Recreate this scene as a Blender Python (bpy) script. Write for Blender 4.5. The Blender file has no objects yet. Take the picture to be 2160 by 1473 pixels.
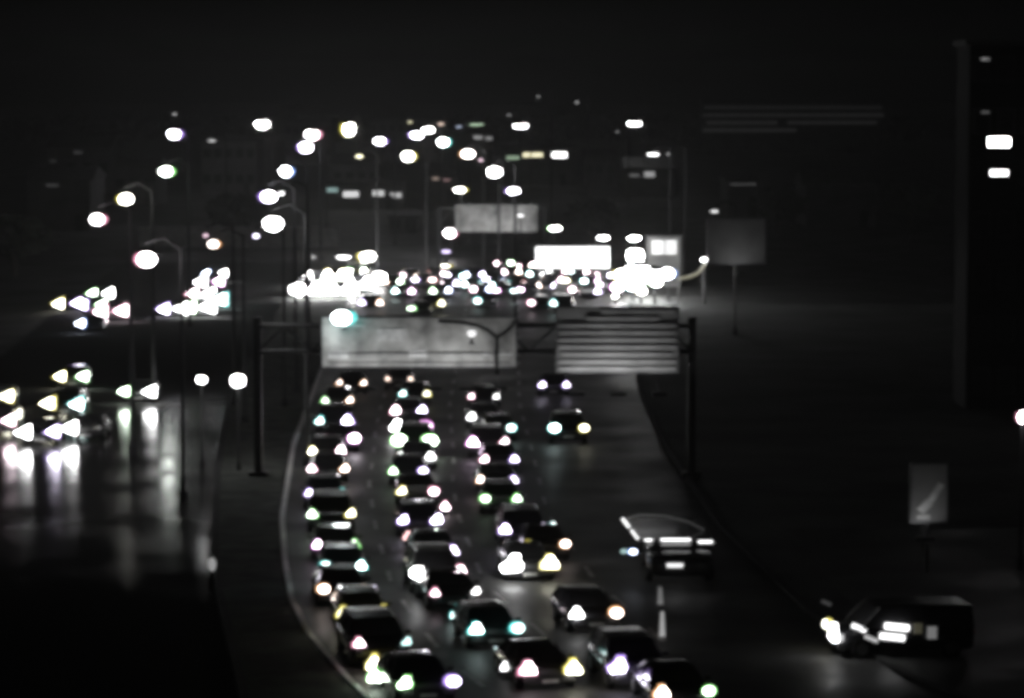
import bpy, math, random
from mathutils import Vector, Matrix
R = math.radians
random.seed(7)
S = bpy.context.scene
COL = S.collection

# ------------------------------------------------------------------ camera
CAMZ, F = 19.0, 6500.0            # metres above the road; focal length in pixels of the 2160 px wide photograph
PITCH = math.atan(566.5 / F)
cam_d = bpy.data.cameras.new("camera")
cam_d.sensor_width = 36.0
cam_d.lens = 36.0 * F / 2160.0
cam_d.clip_start, cam_d.clip_end = 0.5, 6000.0
cam_d.dof.use_dof = True          # the traffic camera is badly focused: everything is soft
cam_d.dof.focus_distance = 9.0
cam_d.dof.aperture_fstop = 10.0
cam_d.dof.aperture_blades = 7
cam_d.dof.aperture_ratio = 0.8
cam = bpy.data.objects.new("camera", cam_d)
COL.objects.link(cam)
cam.location = (0, 0, CAMZ)
cam.rotation_euler = (math.pi / 2 - PITCH, 0, 0)
S.camera = cam

# ------------------------------------------------------------------ world, exposure
w = bpy.data.worlds.new("World")
S.world = w
w.use_nodes = True
nt = w.node_tree
bg = nt.nodes['Background']
sky = nt.nodes.new('ShaderNodeTexSky')
sky.sky_type = 'NISHITA'
sky.sun_disc = False
sky.sun_elevation = R(-5.0)
sky.sun_rotation = R(200)
hsv = nt.nodes.new('ShaderNodeHueSaturation')
hsv.inputs['Saturation'].default_value = 0.0
nt.links.new(sky.outputs[0], hsv.inputs['Color'])
nt.links.new(hsv.outputs[0], bg.inputs['Color'])
bg.inputs['Strength'].default_value = 0.005
S.view_settings.view_transform = 'Standard'
S.view_settings.look = 'None'
S.view_settings.exposure = 0.0
S.view_settings.gamma = 1.0
S.cycles.use_denoising = True
S.cycles.pixel_filter_type = 'BLACKMAN_HARRIS'
S.cycles.filter_width = 4.0
S.cycles.max_bounces = 4
S.cycles.diffuse_bounces = 2
S.cycles.glossy_bounces = 3
S.cycles.volume_bounces = 0
S.cycles.caustics_reflective = False
S.cycles.caustics_refractive = False
S.cycles.sample_clamp_indirect = 3.0

# ------------------------------------------------------------------ picture point -> place
cp, sp = math.cos(PITCH), math.sin(PITCH)
def ray(px, py):
    a, b = (px - 1080) / F, -(py - 736.5) / F
    return Vector((a, cp + b * sp, -sp + b * cp))
def P(px, py, z=0.0):
    d = ray(px, py)
    return Vector((0, 0, CAMZ)) + d * ((z - CAMZ) / d.z)
def PD(px, py, D):
    d = ray(px, py)
    return Vector((0, 0, CAMZ)) + d * (D / d.y)
def mpp(D):
    return D / F                  # metres covered by one photograph pixel at distance D

# ------------------------------------------------------------------ mesh helpers
class MB:
    def __init__(self):
        self.v, self.f = [], []
    def box(self, c, s, rz=0.0, M=None):
        i = len(self.v)
        for dx, dy, dz in ((-1,-1,-1),(1,-1,-1),(1,1,-1),(-1,1,-1),(-1,-1,1),(1,-1,1),(1,1,1),(-1,1,1)):
            p = Vector((dx * s[0] / 2, dy * s[1] / 2, dz * s[2] / 2))
            if rz: p.rotate(Matrix.Rotation(rz, 3, 'Z'))
            p = p + Vector(c)
            self.v.append(M @ p if M else p)
        for q in ((0,3,2,1),(4,5,6,7),(0,1,5,4),(1,2,6,5),(2,3,7,6),(3,0,4,7)):
            self.f.append([i + k for k in q])
        return self
    def tube(self, a, b, r0, r1=None, n=10, cap=True):
        a, b = Vector(a), Vector(b)
        r1 = r0 if r1 is None else r1
        q = (b - a).to_track_quat('Z', 'Y')
        i = len(self.v)
        for p, r in ((a, r0), (b, r1)):
            for k in range(n):
                t = 2 * math.pi * k / n
                self.v.append(p + q @ Vector((r * math.cos(t), r * math.sin(t), 0)))
        for k in range(n):
            self.f.append([i + k, i + (k + 1) % n, i + n + (k + 1) % n, i + n + k])
        if cap:
            self.f.append([i + k for k in range(n)][::-1]); self.f.append([i + n + k for k in range(n)])
        return self
    def path(self, pts, r, n=8):
        for a, b in zip(pts[:-1], pts[1:]): self.tube(a, b, r, r, n)
        return self
    def ball(self, c, r, n=12, m=6, zlo=-1.0, zhi=1.0):
        c = Vector(c); i = len(self.v)
        for j in range(m + 1):
            t = -math.pi / 2 + math.pi * j / m
            z = max(zlo, min(zhi, math.sin(t)))
            rr = math.cos(t)
            for k in range(n):
                p = 2 * math.pi * k / n
                self.v.append(c + Vector((r[0] * rr * math.cos(p), r[1] * rr * math.sin(p), r[2] * z)))
        for j in range(m):
            for k in range(n):
                self.f.append([i + j * n + k, i + j * n + (k + 1) % n, i + (j + 1) * n + (k + 1) % n, i + (j + 1) * n + k])
        return self
    def loft(self, rings, cap=True):
        i = len(self.v); n = len(rings[0])
        for r in rings: self.v += [Vector(p) for p in r]
        for j in range(len(rings) - 1):
            for k in range(n):
                self.f.append([i + j * n + k, i + j * n + (k + 1) % n, i + (j + 1) * n + (k + 1) % n, i + (j + 1) * n + k])
        if cap:
            self.f.append([i + k for k in range(n)][::-1])
            self.f.append([i + (len(rings) - 1) * n + k for k in range(n)])
        return self
    def quad(self, *p):
        i = len(self.v); self.v += [Vector(q) for q in p]; self.f.append(list(range(i, i + len(p)))); return self
    def strip(self, L, Rr):
        i = len(self.v); n = len(L)
        self.v += [Vector(p) for p in L] + [Vector(p) for p in Rr]
        for k in range(n - 1): self.f.append([i + k, i + n + k, i + n + k + 1, i + k + 1])
        return self
    def join_core(self, core):
        """append another builder's faces as a second material"""
        i = len(self.v); self.n0 = len(self.f)
        self.v += core.v; self.f += [[i + k for k in q] for q in core.f]
        return self
    def mesh(self, name, mat, smooth=False):
        me = bpy.data.meshes.new(name)
        me.from_pydata([tuple(p) for p in self.v], [], self.f)
        import bmesh
        bm = bmesh.new(); bm.from_mesh(me)
        bmesh.ops.recalc_face_normals(bm, faces=bm.faces)
        bm.to_mesh(me); bm.free()
        if isinstance(mat, tuple):
            me.materials.append(mat[0]); me.materials.append(mat[1])
            for p in me.polygons[self.n0:]: p.material_index = 1
        elif mat: me.materials.append(mat)
        if smooth:
            for p in me.polygons: p.use_smooth = True
        return me
    def build(self, name, mat, parent=None, smooth=False):
        return link(name, self.mesh(name, mat, smooth), parent)

def link(name, me, parent=None):
    o = bpy.data.objects.new(name, me); COL.objects.link(o)
    if parent: o.parent = parent
    return o
def tag(o, label=None, cat=None, group=None, kind=None):
    if label: o['label'] = label
    if cat: o['category'] = cat
    if group: o['group'] = group
    if kind: o['kind'] = kind
    return o
def thing(name, loc, rz, label, cat, group=None):
    o = bpy.data.objects.new(name, None); COL.objects.link(o)
    o.empty_display_size = 0.3
    o.location = loc; o.rotation_euler = (0, 0, rz)
    return tag(o, label, cat, group)
def copy_tree(o, parent=None, deep=True):
    c = o.copy(); COL.objects.link(c); c.parent = parent
    if deep:
        for ch in list(o.children): copy_tree(ch, c)
    return c

# ------------------------------------------------------------------ materials
def mat(name, col, rough=0.6, metal=0.0, noise=None, bump=0.0, spec=0.5, coat=0.0):
    m = bpy.data.materials.new(name); m.use_nodes = True
    n = m.node_tree.nodes; l = m.node_tree.links; b = n['Principled BSDF']
    b.inputs['Base Color'].default_value = (*col, 1)
    b.inputs['Roughness'].default_value = rough
    b.inputs['Metallic'].default_value = metal
    b.inputs['Specular IOR Level'].default_value = spec
    b.inputs['Coat Weight'].default_value = coat
    tc = n.new('ShaderNodeTexCoord')
    nz = n.new('ShaderNodeTexNoise'); nz.inputs['Scale'].default_value = noise[0] if noise else 6.0
    nz.inputs['Detail'].default_value = 6
    l.new(tc.outputs['Object'], nz.inputs['Vector'])
    amp = noise[1] if noise else 0.12
    cr = n.new('ShaderNodeMapRange')
    cr.inputs['From Min'].default_value = 0.3; cr.inputs['From Max'].default_value = 0.7
    cr.inputs['To Min'].default_value = 1 - amp; cr.inputs['To Max'].default_value = 1 + amp
    l.new(nz.outputs['Fac'], cr.inputs['Value'])
    mx = n.new('ShaderNodeVectorMath'); mx.operation = 'SCALE'
    mx.inputs[0].default_value = col
    l.new(cr.outputs[0], mx.inputs['Scale']); l.new(mx.outputs[0], b.inputs['Base Color'])
    if bump:
        bp = n.new('ShaderNodeBump'); bp.inputs['Strength'].default_value = bump
        bp.inputs['Distance'].default_value = 0.02
        l.new(nz.outputs['Fac'], bp.inputs['Height']); l.new(bp.outputs[0], b.inputs['Normal'])
    return m

def emis(name, col, strength):
    m = bpy.data.materials.new(name); m.use_nodes = True
    n = m.node_tree.nodes; l = m.node_tree.links
    b = n['Principled BSDF']
    b.inputs['Base Color'].default_value = (0.6, 0.6, 0.6, 1)
    b.inputs['Emission Color'].default_value = (*col, 1)
    b.inputs['Emission Strength'].default_value = strength
    return m

def asphalt(name, base, r0, r1, patch=None, spec=0.5):
    m = bpy.data.materials.new(name); m.use_nodes = True
    n = m.node_tree.nodes; l = m.node_tree.links; b = n['Principled BSDF']
    tc = n.new('ShaderNodeTexCoord')
    big = n.new('ShaderNodeTexNoise'); big.inputs['Scale'].default_value = 0.22; big.inputs['Detail'].default_value = 5
    l.new(tc.outputs['Object'], big.inputs['Vector'])
    fine = n.new('ShaderNodeTexNoise'); fine.inputs['Scale'].default_value = 9; fine.inputs['Detail'].default_value = 8
    l.new(tc.outputs['Object'], fine.inputs['Vector'])
    rr = n.new('ShaderNodeMapRange'); rr.inputs['From Min'].default_value = 0.35; rr.inputs['From Max'].default_value = 0.65
    rr.inputs['To Min'].default_value = r0; rr.inputs['To Max'].default_value = r1
    l.new(big.outputs['Fac'], rr.inputs['Value']); l.new(rr.outputs[0], b.inputs['Roughness'])
    b.inputs['Specular IOR Level'].default_value = spec
    if patch:                                      # standing water only along one stretch of the road, drying out towards both ends
        sx = n.new('ShaderNodeSeparateXYZ'); l.new(tc.outputs['Object'], sx.inputs[0])
        wob = n.new('ShaderNodeMath'); wob.operation = 'MULTIPLY_ADD'; wob.inputs[1].default_value = 16.0
        l.new(big.outputs['Fac'], wob.inputs[0]); l.new(sx.outputs['Y'], wob.inputs[2])
        up = n.new('ShaderNodeMapRange'); up.interpolation_type = 'SMOOTHSTEP'
        up.inputs['From Min'].default_value = patch[0] + 8; up.inputs['From Max'].default_value = patch[1] + 8
        dn = n.new('ShaderNodeMapRange'); dn.interpolation_type = 'SMOOTHSTEP'
        dn.inputs['From Min'].default_value = patch[3] + 8; dn.inputs['From Max'].default_value = patch[2] + 8
        l.new(wob.outputs[0], up.inputs['Value']); l.new(wob.outputs[0], dn.inputs['Value'])
        ramp = n.new('ShaderNodeMath'); ramp.operation = 'MULTIPLY'
        l.new(up.outputs[0], ramp.inputs[0]); l.new(dn.outputs[0], ramp.inputs[1])
        dry = n.new('ShaderNodeBsdfDiffuse'); dry.inputs['Color'].default_value = (base * 2.4, base * 2.4, base * 2.4, 1)
        ms = n.new('ShaderNodeMixShader')
        l.new(ramp.outputs[0], ms.inputs[0]); l.new(dry.outputs[0], ms.inputs[1]); l.new(b.outputs[0], ms.inputs[2])
        l.new(ms.outputs[0], n['Material Output'].inputs['Surface'])
    cc = n.new('ShaderNodeMapRange'); cc.inputs['From Min'].default_value = 0.3; cc.inputs['From Max'].default_value = 0.7
    cc.inputs['To Min'].default_value = 0.75; cc.inputs['To Max'].default_value = 1.3
    l.new(fine.outputs['Fac'], cc.inputs['Value'])
    mx = n.new('ShaderNodeVectorMath'); mx.operation = 'SCALE'; mx.inputs[0].default_value = (base, base, base * 0.97)
    l.new(cc.outputs[0], mx.inputs['Scale']); l.new(mx.outputs[0], b.inputs['Base Color'])
    bp = n.new('ShaderNodeBump'); bp.inputs['Strength'].default_value = 0.12; bp.inputs['Distance'].default_value = 0.01
    l.new(fine.outputs['Fac'], bp.inputs['Height']); l.new(bp.outputs[0], b.inputs['Normal'])
    return m

M_GROUND = mat('rough_ground', (0.085, 0.087, 0.083), 0.9, noise=(0.15, 0.5), spec=0.2)
M_ASPH = asphalt('damp_asphalt', 0.06, 0.45, 0.65, spec=0.06)
M_WET = asphalt('wet_asphalt', 0.04, 0.10, 0.2, patch=(112, 156, 168, 190), spec=0.5)
M_CONC = mat('kerb_concrete', (0.42, 0.42, 0.41), 0.7, noise=(1.5, 0.25))
M_PAINT = mat('road_paint', (0.8, 0.8, 0.8), 0.6, noise=(3, 0.3))
M_WORN = mat('worn_road_paint', (0.3, 0.3, 0.3), 0.7, noise=(2.5, 0.6))
M_GRASS = mat('verge_grass', (0.09, 0.095, 0.085), 0.95, noise=(0.8, 0.5), spec=0.1)
M_STEEL = mat('galvanised_steel', (0.12, 0.12, 0.125), 0.45, 0.7, noise=(3, 0.2))
M_LAMPPOST = mat('dark_lamp_post', (0.06, 0.06, 0.062), 0.6, 0.3)  # dark lamp post tone
M_DARKST = mat('dark_painted_steel', (0.03, 0.03, 0.032), 0.5, 0.2)
M_SIGN = mat('pale_sign_sheet', (0.5, 0.5, 0.49), 0.6, noise=(0.9, 0.6))
M_SIGN2 = mat('ribbed_sign_sheet', (0.5, 0.5, 0.5), 0.6, noise=(0.8, 0.35))
M_SIGN3 = mat('dull_sign_sheet', (0.3, 0.3, 0.3), 0.6, noise=(0.6, 0.2))
M_BLOCK = mat('near_black_wall', (0.012, 0.012, 0.012), 0.9, noise=(0.4, 0.3), spec=0.1)  # near-black wall tone
M_KERB2 = mat('dark_kerb', (0.05, 0.05, 0.05), 0.9, noise=(1.5, 0.25), spec=0.1)  # dark kerb tone, varied at random
M_WALL = mat('dark_render_wall', (0.1, 0.1, 0.098), 0.85, noise=(0.4, 0.3))
M_WALL2 = mat('grey_block_wall', (0.24, 0.24, 0.235), 0.85, noise=(0.5, 0.3))
M_ROOF = mat('roof_felt', (0.07, 0.07, 0.07), 0.9, noise=(0.7, 0.3))
M_LEAF = mat('dark_leaves', (0.045, 0.055, 0.04), 0.8, noise=(0.6, 0.5))
M_BARK = mat('bark', (0.08, 0.07, 0.06), 0.9)
M_GLASS = mat('dark_glass', (0.03, 0.03, 0.032), 0.12, 0.0, spec=0.6)
M_RUB = mat('tyre_rubber', (0.02, 0.02, 0.02), 0.85)
M_RIM = mat('alloy_rim', (0.5, 0.5, 0.5), 0.3, 0.9)
M_BLK = mat('black_plastic', (0.02, 0.02, 0.02), 0.5)
M_PLATE = mat('number_plate_sheet', (0.75, 0.75, 0.72), 0.4)
M_TAIL = mat('red_tail_lens', (0.25, 0.02, 0.02), 0.2)
M_UNLIT = mat('unlit_lens', (0.5, 0.5, 0.5), 0.1, 0.3)
PAINTS = [mat('car_paint_' + n, c, 0.25, 0.3, coat=0.6) for n, c in
          (('black', (0.02, 0.02, 0.022)), ('grey', (0.08, 0.08, 0.085)), ('silver', (0.2, 0.2, 0.21)), ('graphite', (0.1, 0.1, 0.1)), ('charcoal', (0.04, 0.04, 0.045)))]
PNAMES = ['black', 'grey', 'silver', 'white', 'charcoal']

TINT = {'W': ((1, 1, 1), 'white'), 'V': ((0.62, 0.42, 1), 'violet'), 'P': ((1, 0.5, 0.72), 'pink'),
        'G': ((0.55, 1, 0.5), 'green'), 'Y': ((1, 0.9, 0.38), 'yellow'), 'O': ((1, 0.6, 0.4), 'orange'),
        'B': ((0.45, 0.62, 1), 'blue'), 'C': ((0.45, 1, 0.95), 'cyan'), 'M': ((1, 0.4, 1), 'magenta'), 'R': ((1, 0.35, 0.35), 'red')}
DEEP = {'W': (1, 1, 1), 'V': (.5, .3, 1), 'P': (1, .38, .55), 'G': (.3, 1, .22), 'Y': (1, .88, .15), 'O': (1, .5, .2), 'B': (.22, .42, 1), 'C': (.12, .9, .85), 'M': (.95, .22, .9), 'R': (1, .2, .15)}
_em = {}
def lampmat(t, s):
    # strong lamps burn white, weak ones keep their tint
    if s >= 30: f = 0.12
    elif s > 4: f = 0.3
    else: f = 0.6
    k = (t, s)
    if k not in _em:
        _em[k] = emis('lit_lens_%s_%s' % (TINT[t][1], str(s).replace('.', '_')), [1 - f + f * c for c in TINT[t][0]], s)
    return _em[k]
def rimmat(t):
    k = (t, 'rim')
    if k not in _em: _em[k] = emis('tinted_rim_%s' % TINT[t][1], DEEP[t], 1.15)
    return _em[k]

# ------------------------------------------------------------------ ground and roads
def curve(tab, D):
    tab = sorted(tab)
    if D <= tab[0][0]: a, b = tab[0], tab[1]
    elif D >= tab[-1][0]: a, b = tab[-2], tab[-1]
    else:
        for a, b in zip(tab[:-1], tab[1:]):
            if a[0] <= D <= b[0]: break
    t = (D - a[0]) / (b[0] - a[0])
    return a[1] + t * (b[1] - a[1])
EDGE_L = [(60, 7.5), (78, 1.0), (88, -2.9), (97, -5.2), (104.7, -6.9), (112, -8.0), (120, -8.8), (133, -9.9), (160, -11.3), (190, -12.1), (250, -13.6), (330, -15)]
EDGE_R = [(60, 32), (78, 20), (88, 15.5), (97, 12.5), (110, 10.4), (130, 8.8), (160, 7.9), (190, 7.8), (250, 9.5), (330, 12)]
OLD_R = [(60, -5), (80, -6.8), (95, -8.6), (118, -11.7), (150, -14.6), (190, -17.5), (260, -19.5), (330, -21)]
OLD_L = [(60, -34), (80, -32), (95, -30.5), (118, -30), (150, -31), (190, -34), (260, -38), (330, -41)]
A_ = [(93.6, -2.55), (100.2, -4.22), (105.8, -5.09), (115.9, -6.35), (129.9, -7.6), (145, -8.66), (165.7, -9.56), (186.2, -9.74), (300, -10.6)]
B_ = [(95.8, 1.18), (102.7, -0.54), (114.6, -2.73), (128.3, -3.87), (144.2, -4.88), (156.3, -4.98), (179.7, -5.67), (300, -6.2)]
C_ = [(92.1, 5.17), (105.8, 2.9), (116.5, 0.68), (134.7, -0.5), (155.7, -0.96), (178, -1.64), (300, -1.7)]
D_ = [(92, 8.2), (105.8, 6.7), (116.5, 5.6), (134.7, 3.6), (161.8, 2.99), (185, 2.5), (300, 2.6)]

def sheet(name, mt, z, Lt, Rt, d0, d1, step=3.0):
    ds = []; d = d0
    while d < d1: ds.append(d); d += step
    ds.append(d1)
    mb = MB().strip([(curve(Lt, d), d, z) for d in ds], [(curve(Rt, d), d, z) for d in ds])
    return tag(mb.build(name, mt), kind='structure')
g = MB().quad((-900, -60, 0), (900, -60, 0), (900, 2500, 0), (-900, 2500, 0)).build('ground', M_GROUND); tag(g, kind='structure')
sheet('main_road', M_ASPH, 0.012, EDGE_L, EDGE_R, 60, 322)
sheet('side_road', M_WET, 0.012, OLD_L, OLD_R, 60, 322)
tag(MB().quad((-150, 322, 0.012), (150, 322, 0.012), (150, 345, 0.012), (-150, 345, 0.012)).build('cross_road', M_ASPH), kind='structure')
tag(MB().quad((13.5, 86, 0.008), (60, 86, 0.008), (60, 130, 0.008), (11.5, 130, 0.008)).build('parking_lot', M_ASPH), kind='structure')
tag(MB().quad((13, 262, 0.008), (60, 262, 0.008), (60, 320, 0.008), (13, 320, 0.008)).build('forecourt', M_ASPH), kind='structure')
def kerb(name, tab, side, d0, d1, wdt=0.32, h=0.13, mt=None):
    ds = [d0 + 2.5 * i for i in range(int((d1 - d0) / 2.5) + 1)]
    rings = []
    for d in ds:
        x = curve(tab, d)
        rings.append([(x, d, -0.05), (x, d, h - 0.02), (x + side * 0.02, d, h), (x + side * wdt, d, h), (x + side * wdt, d, -0.05)])
    return tag(MB().loft(rings).build(name, mt or M_CONC), kind='structure')
kerb('road_kerb', EDGE_L, -1, 62, 320, wdt=0.22, mt=M_PAINT)
kerb('far_side_kerb', EDGE_R, 1, 62, 262, mt=M_KERB2)
kerb('side_road_kerb', OLD_R, 1, 62, 320, mt=M_KERB2)
verge_l = [(d, x + 0.34) for d, x in OLD_R]; verge_r = [(d, x - 0.34) for d, x in EDGE_L]
sheet('grass_verge', M_GRASS, 0.10, verge_l, verge_r, 88, 318)

# painted lane dashes (one sheet of markings per lane line)
def lane_line(name, t1, t2, d0, d1, dash=2.6, gap=4.2):
    mb = MB(); d = d0
    while d < d1:
        L, Rr = [], []
        for k in range(3):
            e = d + dash * k / 2; x = (curve(t1, e) + curve(t2, e)) / 2
            L.append((x - 0.09, e, 0.018)); Rr.append((x + 0.09, e, 0.018))
        mb.strip(L, Rr); d += dash + gap
    return tag(mb.build(name, M_WORN), kind='structure')
lane_line('lane_marking', A_, B_, 82, 318)
lane_line('lane_marking', B_, C_, 84, 318)
lane_line('lane_marking', C_, D_, 83, 318)
# bright worn dashes seen at the outer lane
mb = MB()
for (x0, y0, x1, y1, wd) in ((1391, 1236, 1393, 1280, 0.26), (1396, 1290, 1397, 1350, 0.26)):
    a, b = P(x0, y0, 0.02), P(x1, y1, 0.02)
    mb.quad((a.x - wd / 3, a.y, 0.02), (a.x + wd / 3, a.y, 0.02), (b.x + wd / 2, b.y, 0.02), (b.x - wd / 2, b.y, 0.02))
tag(mb.build('lane_marking', M_PAINT), kind='structure')

# ------------------------------------------------------------------ cars
# local frame: front of the car towards -Y, origin on the road under the middle of the car
def ringsec(y, hw, z0, z1, tuck=0.82):
    pts = []
    prof = [(-hw * 0.72, z0), (-hw * 0.95, z0 + 0.10), (-hw, z0 + (z1 - z0) * 0.45), (-hw * 0.97, z1 - 0.14), (-hw * tuck, z1 - 0.02), (-hw * 0.4, z1 + 0.015)]
    for x, z in prof: pts.append((x, y, z))
    for x, z in reversed(prof): pts.append((-x, y, z))
    return pts
KINDS = {
    # name: body stations (y, halfwidth, z0, z1), cabin base/roof (y0b, y1b, y0t, y1t, zb, zt, hwb, hwt)
    'sedan': dict(st=[(-2.25, 0.70, 0.34, 0.66), (-2.18, 0.84, 0.24, 0.74), (-1.9, 0.91, 0.2, 0.82), (-0.85, 0.93, 0.2, 0.97), (1.5, 0.93, 0.2, 1.0), (2.05, 0.89, 0.22, 0.98), (2.25, 0.78, 0.34, 0.9)],
                  cab=(-0.95, 1.75, -0.2, 1.05, 0.95, 1.43, 0.84, 0.63), lamp=(0.74, -2.2, 0.68)),
    'hatchback': dict(st=[(-1.98, 0.68, 0.34, 0.68), (-1.92, 0.82, 0.24, 0.76), (-1.65, 0.87, 0.2, 0.86), (-0.85, 0.88, 0.2, 1.0), (1.6, 0.88, 0.2, 1.02), (1.95, 0.84, 0.24, 1.0), (2.02, 0.76, 0.34, 0.9)],
                      cab=(-1.0, 1.95, -0.3, 1.6, 0.98, 1.5, 0.81, 0.64), lamp=(0.7, -1.93, 0.72)),
    'suv': dict(st=[(-2.3, 0.76, 0.42, 0.86), (-2.24, 0.88, 0.3, 0.95), (-1.95, 0.95, 0.27, 1.04), (-1.0, 0.97, 0.27, 1.13), (1.9, 0.97, 0.27, 1.15), (2.25, 0.93, 0.3, 1.12), (2.33, 0.84, 0.42, 1.0)],
                cab=(-1.1, 2.28, -0.45, 1.95, 1.11, 1.76, 0.88, 0.71), lamp=(0.78, -2.25, 0.84)),
    'van': dict(st=[(-2.45, 0.8, 0.4, 0.9), (-2.4, 0.92, 0.3, 1.0), (-2.1, 0.98, 0.26, 1.12), (-1.6, 1.0, 0.26, 1.26), (2.4, 1.0, 0.26, 1.3), (2.55, 0.97, 0.3, 1.28), (2.6, 0.92, 0.4, 1.2)],
                cab=(-1.75, 2.57, -0.95, 2.5, 1.24, 2.15, 0.95, 0.86), lamp=(0.8, -2.4, 0.82)),
}
MESH = {}
def lens_mesh(rx, ry, rz):
    return MB().ball((0, 0, 0), (rx, ry, rz), 10, 5).mesh('headlight', None)
def prepare(kind):
    k = KINDS[kind]; d = {}
    st = k['st']
    d['body'] = MB().loft([ringsec(*s) for s in st]).mesh('body', PAINTS[0], True)
    y0, y1, t0, t1, zb, zt, wb, wt = k['cab']
    # roof shell on pillars
    mb = MB()
    mb.loft([[(-wt, t0, zt - 0.03), (-wt * 0.9, t0 + 0.05, zt), (wt * 0.9, t0 + 0.05, zt), (wt, t0, zt - 0.03)],
             [(-wt - 0.02, (t0 + t1) / 2, zt), (-wt * 0.9, (t0 + t1) / 2, zt + 0.05), (wt * 0.9, (t0 + t1) / 2, zt + 0.05), (wt + 0.02, (t0 + t1) / 2, zt)],
             [(-wt, t1, zt - 0.03), (-wt * 0.9, t1 - 0.05, zt), (wt * 0.9, t1 - 0.05, zt), (wt, t1, zt - 0.03)]])
    ym = (t0 + t1) / 2
    for s in (-1, 1):
        for (a, b) in (((s * wb, y0, zb - 0.05), (s * wt, t0, zt - 0.02)), ((s * wb, y1, zb - 0.05), (s * wt, t1, zt - 0.02)), ((s * (wb + 0.01), ym, zb - 0.05), (s * (wt + 0.01), ym, zt - 0.02))):
            mb.tube(a, b, 0.05, 0.04, 6)
    d['roof'] = mb.mesh('roof', PAINTS[0])
    e = 0.015
    d['windscreen'] = MB().quad((-wb + .05, y0 - e, zb), (wb - .05, y0 - e, zb), (wt - .04, t0 - e, zt - .04), (-wt + .04, t0 - e, zt - .04)).mesh('windscreen', M_GLASS)
    d['rear_window'] = MB().quad((-wb + .05, y1 + e, zb), (wb - .05, y1 + e, zb), (wt - .04, t1 + e, zt - .04), (-wt + .04, t1 + e, zt - .04)).mesh('rear_window', M_GLASS)
    for s in (-1, 1):
        d['side_window%d' % s] = MB().quad((s * (wb + .0), y0 + .1, zb), (s * wb, y1 - .1, zb), (s * wt, t1 - .05, zt - .05), (s * wt, t0 + .05, zt - .05)).mesh('side_window', M_GLASS)
    lx, ly, lz = k['lamp']
    d['grille'] = MB().box((0, ly - 0.045, lz - 0.12), (0.95, 0.06, 0.2)).box((0, ly - 0.085, lz - 0.12), (0.8, 0.02, 0.02)).box((0, ly - 0.085, lz - 0.07), (0.8, 0.02, 0.02)).mesh('grille', M_BLK)
    d['number_plate'] = MB().box((0, ly - 0.11, lz - 0.3), (0.5, 0.03, 0.13)).mesh('number_plate', M_PLATE)
    d['bumper'] = MB().loft([[(x, ly - 0.02 + yy, lz - 0.36 + zz) for (yy, zz) in ((0.1, 0), (-0.07 + abs(x) * .04, 0.02), (-0.07 + abs(x) * .04, 0.14), (0.1, 0.16))] for x in (-0.84, -0.5, 0, 0.5, 0.84)]).mesh('bumper', M_BLK)
    for s in (-1, 1):
        wm = wb + 0.16
        d['wing_mirror%d' % s] = MB().ball((s * wm, y0 + 0.2, zb + 0.08), (0.11, 0.07, 0.08), 8, 4).tube((s * (wb - .02), y0 + .2, zb + .02), (s * (wm - .05), y0 + .2, zb + .06), 0.02, n=5).mesh('wing_mirror', PAINTS[0])
        ey = st[-1][0]; ez = st[-1][3] - 0.16
        d['tail_light%d' % s] = MB().box((s * (st[-1][1] - 0.14), ey - 0.01, ez), (0.26, 0.08, 0.16)).mesh('tail_light', M_TAIL)
    wr = 0.33 if kind in ('sedan', 'hatchback') else 0.38
    d['wr'] = wr
    d['tyre'] = MB().tube((-0.11, 0, 0), (0.11, 0, 0), wr, n=18).mesh('tyre', M_RUB)
    rb = MB().tube((-0.118, 0, 0), (0.118, 0, 0), wr * 0.62, n=14)
    d['rim'] = rb.mesh('rim', M_RIM)
    MESH[kind] = d
for k in KINDS: prepare(k)

SHAPES = {'bell': [(-1.05, -.7), (1.05, -.75), (.9, .0), (.38, .65), (.3, 1.15), (-.3, 1.1), (-.45, .6), (-.95, .05)],
          'lean': [(-.8, -.8), (.85, -.7), (1.1, -.1), (.75, .5), (.8, 1.1), (.1, 1.15), (-.3, .35), (-1.0, -.1)],
          'tri': [(-1.45, -.05), (.3, -.95), (.75, -1.0), (.8, 1.2), (.45, 1.1)],
          'flat': [(-1.1, -.45), (1.1, -.5), (1.2, .1), (.9, .5), (-.85, .5), (-1.15, .05)],
          'round': [(-.45, -.9), (.5, -.9), (1.05, -.3), (1.0, .45), (.4, .95), (-.5, .9), (-1.0, .4), (-1.05, -.35)]}
LENS = {}
def lens(t, s, sh='round', v=0):
    k4 = (t, s, sh, v)
    if k4 not in LENS:
        pts = SHAPES[sh]
        rimmed = t != 'W' and s > 4
        ox, oz, cs = ((0.2, 0.0), (-0.2, 0.05), (0.05, -0.2), (0.12, 0.16))[v] + (0.74,) if rimmed else (0, 0, 1.0)
        core = MB().loft([[(x * k * cs + ox, y, z * k * cs + oz) for x, z in pts] for k, y in ((.9, -.2), (1, -.45), (.86, -.7))])
        if rimmed:
            mb = MB().loft([[(x * k * 1.06, y, z * k * 1.06) for x, z in pts] for k, y in ((.8, .5), (1, .3), (1, -.2), (.9, -.35))])
            mb.join_core(core)
            LENS[k4] = mb.mesh('headlight', (rimmat(t), lampmat(t, s)))
        else:
            LENS[k4] = core.mesh('headlight', lampmat(t, s))
    return LENS[k4]
LENS_OFF = MB().ball((0, 0, 0), (1, 0.55, 1), 10, 5).mesh('headlight', M_UNLIT)

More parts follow.
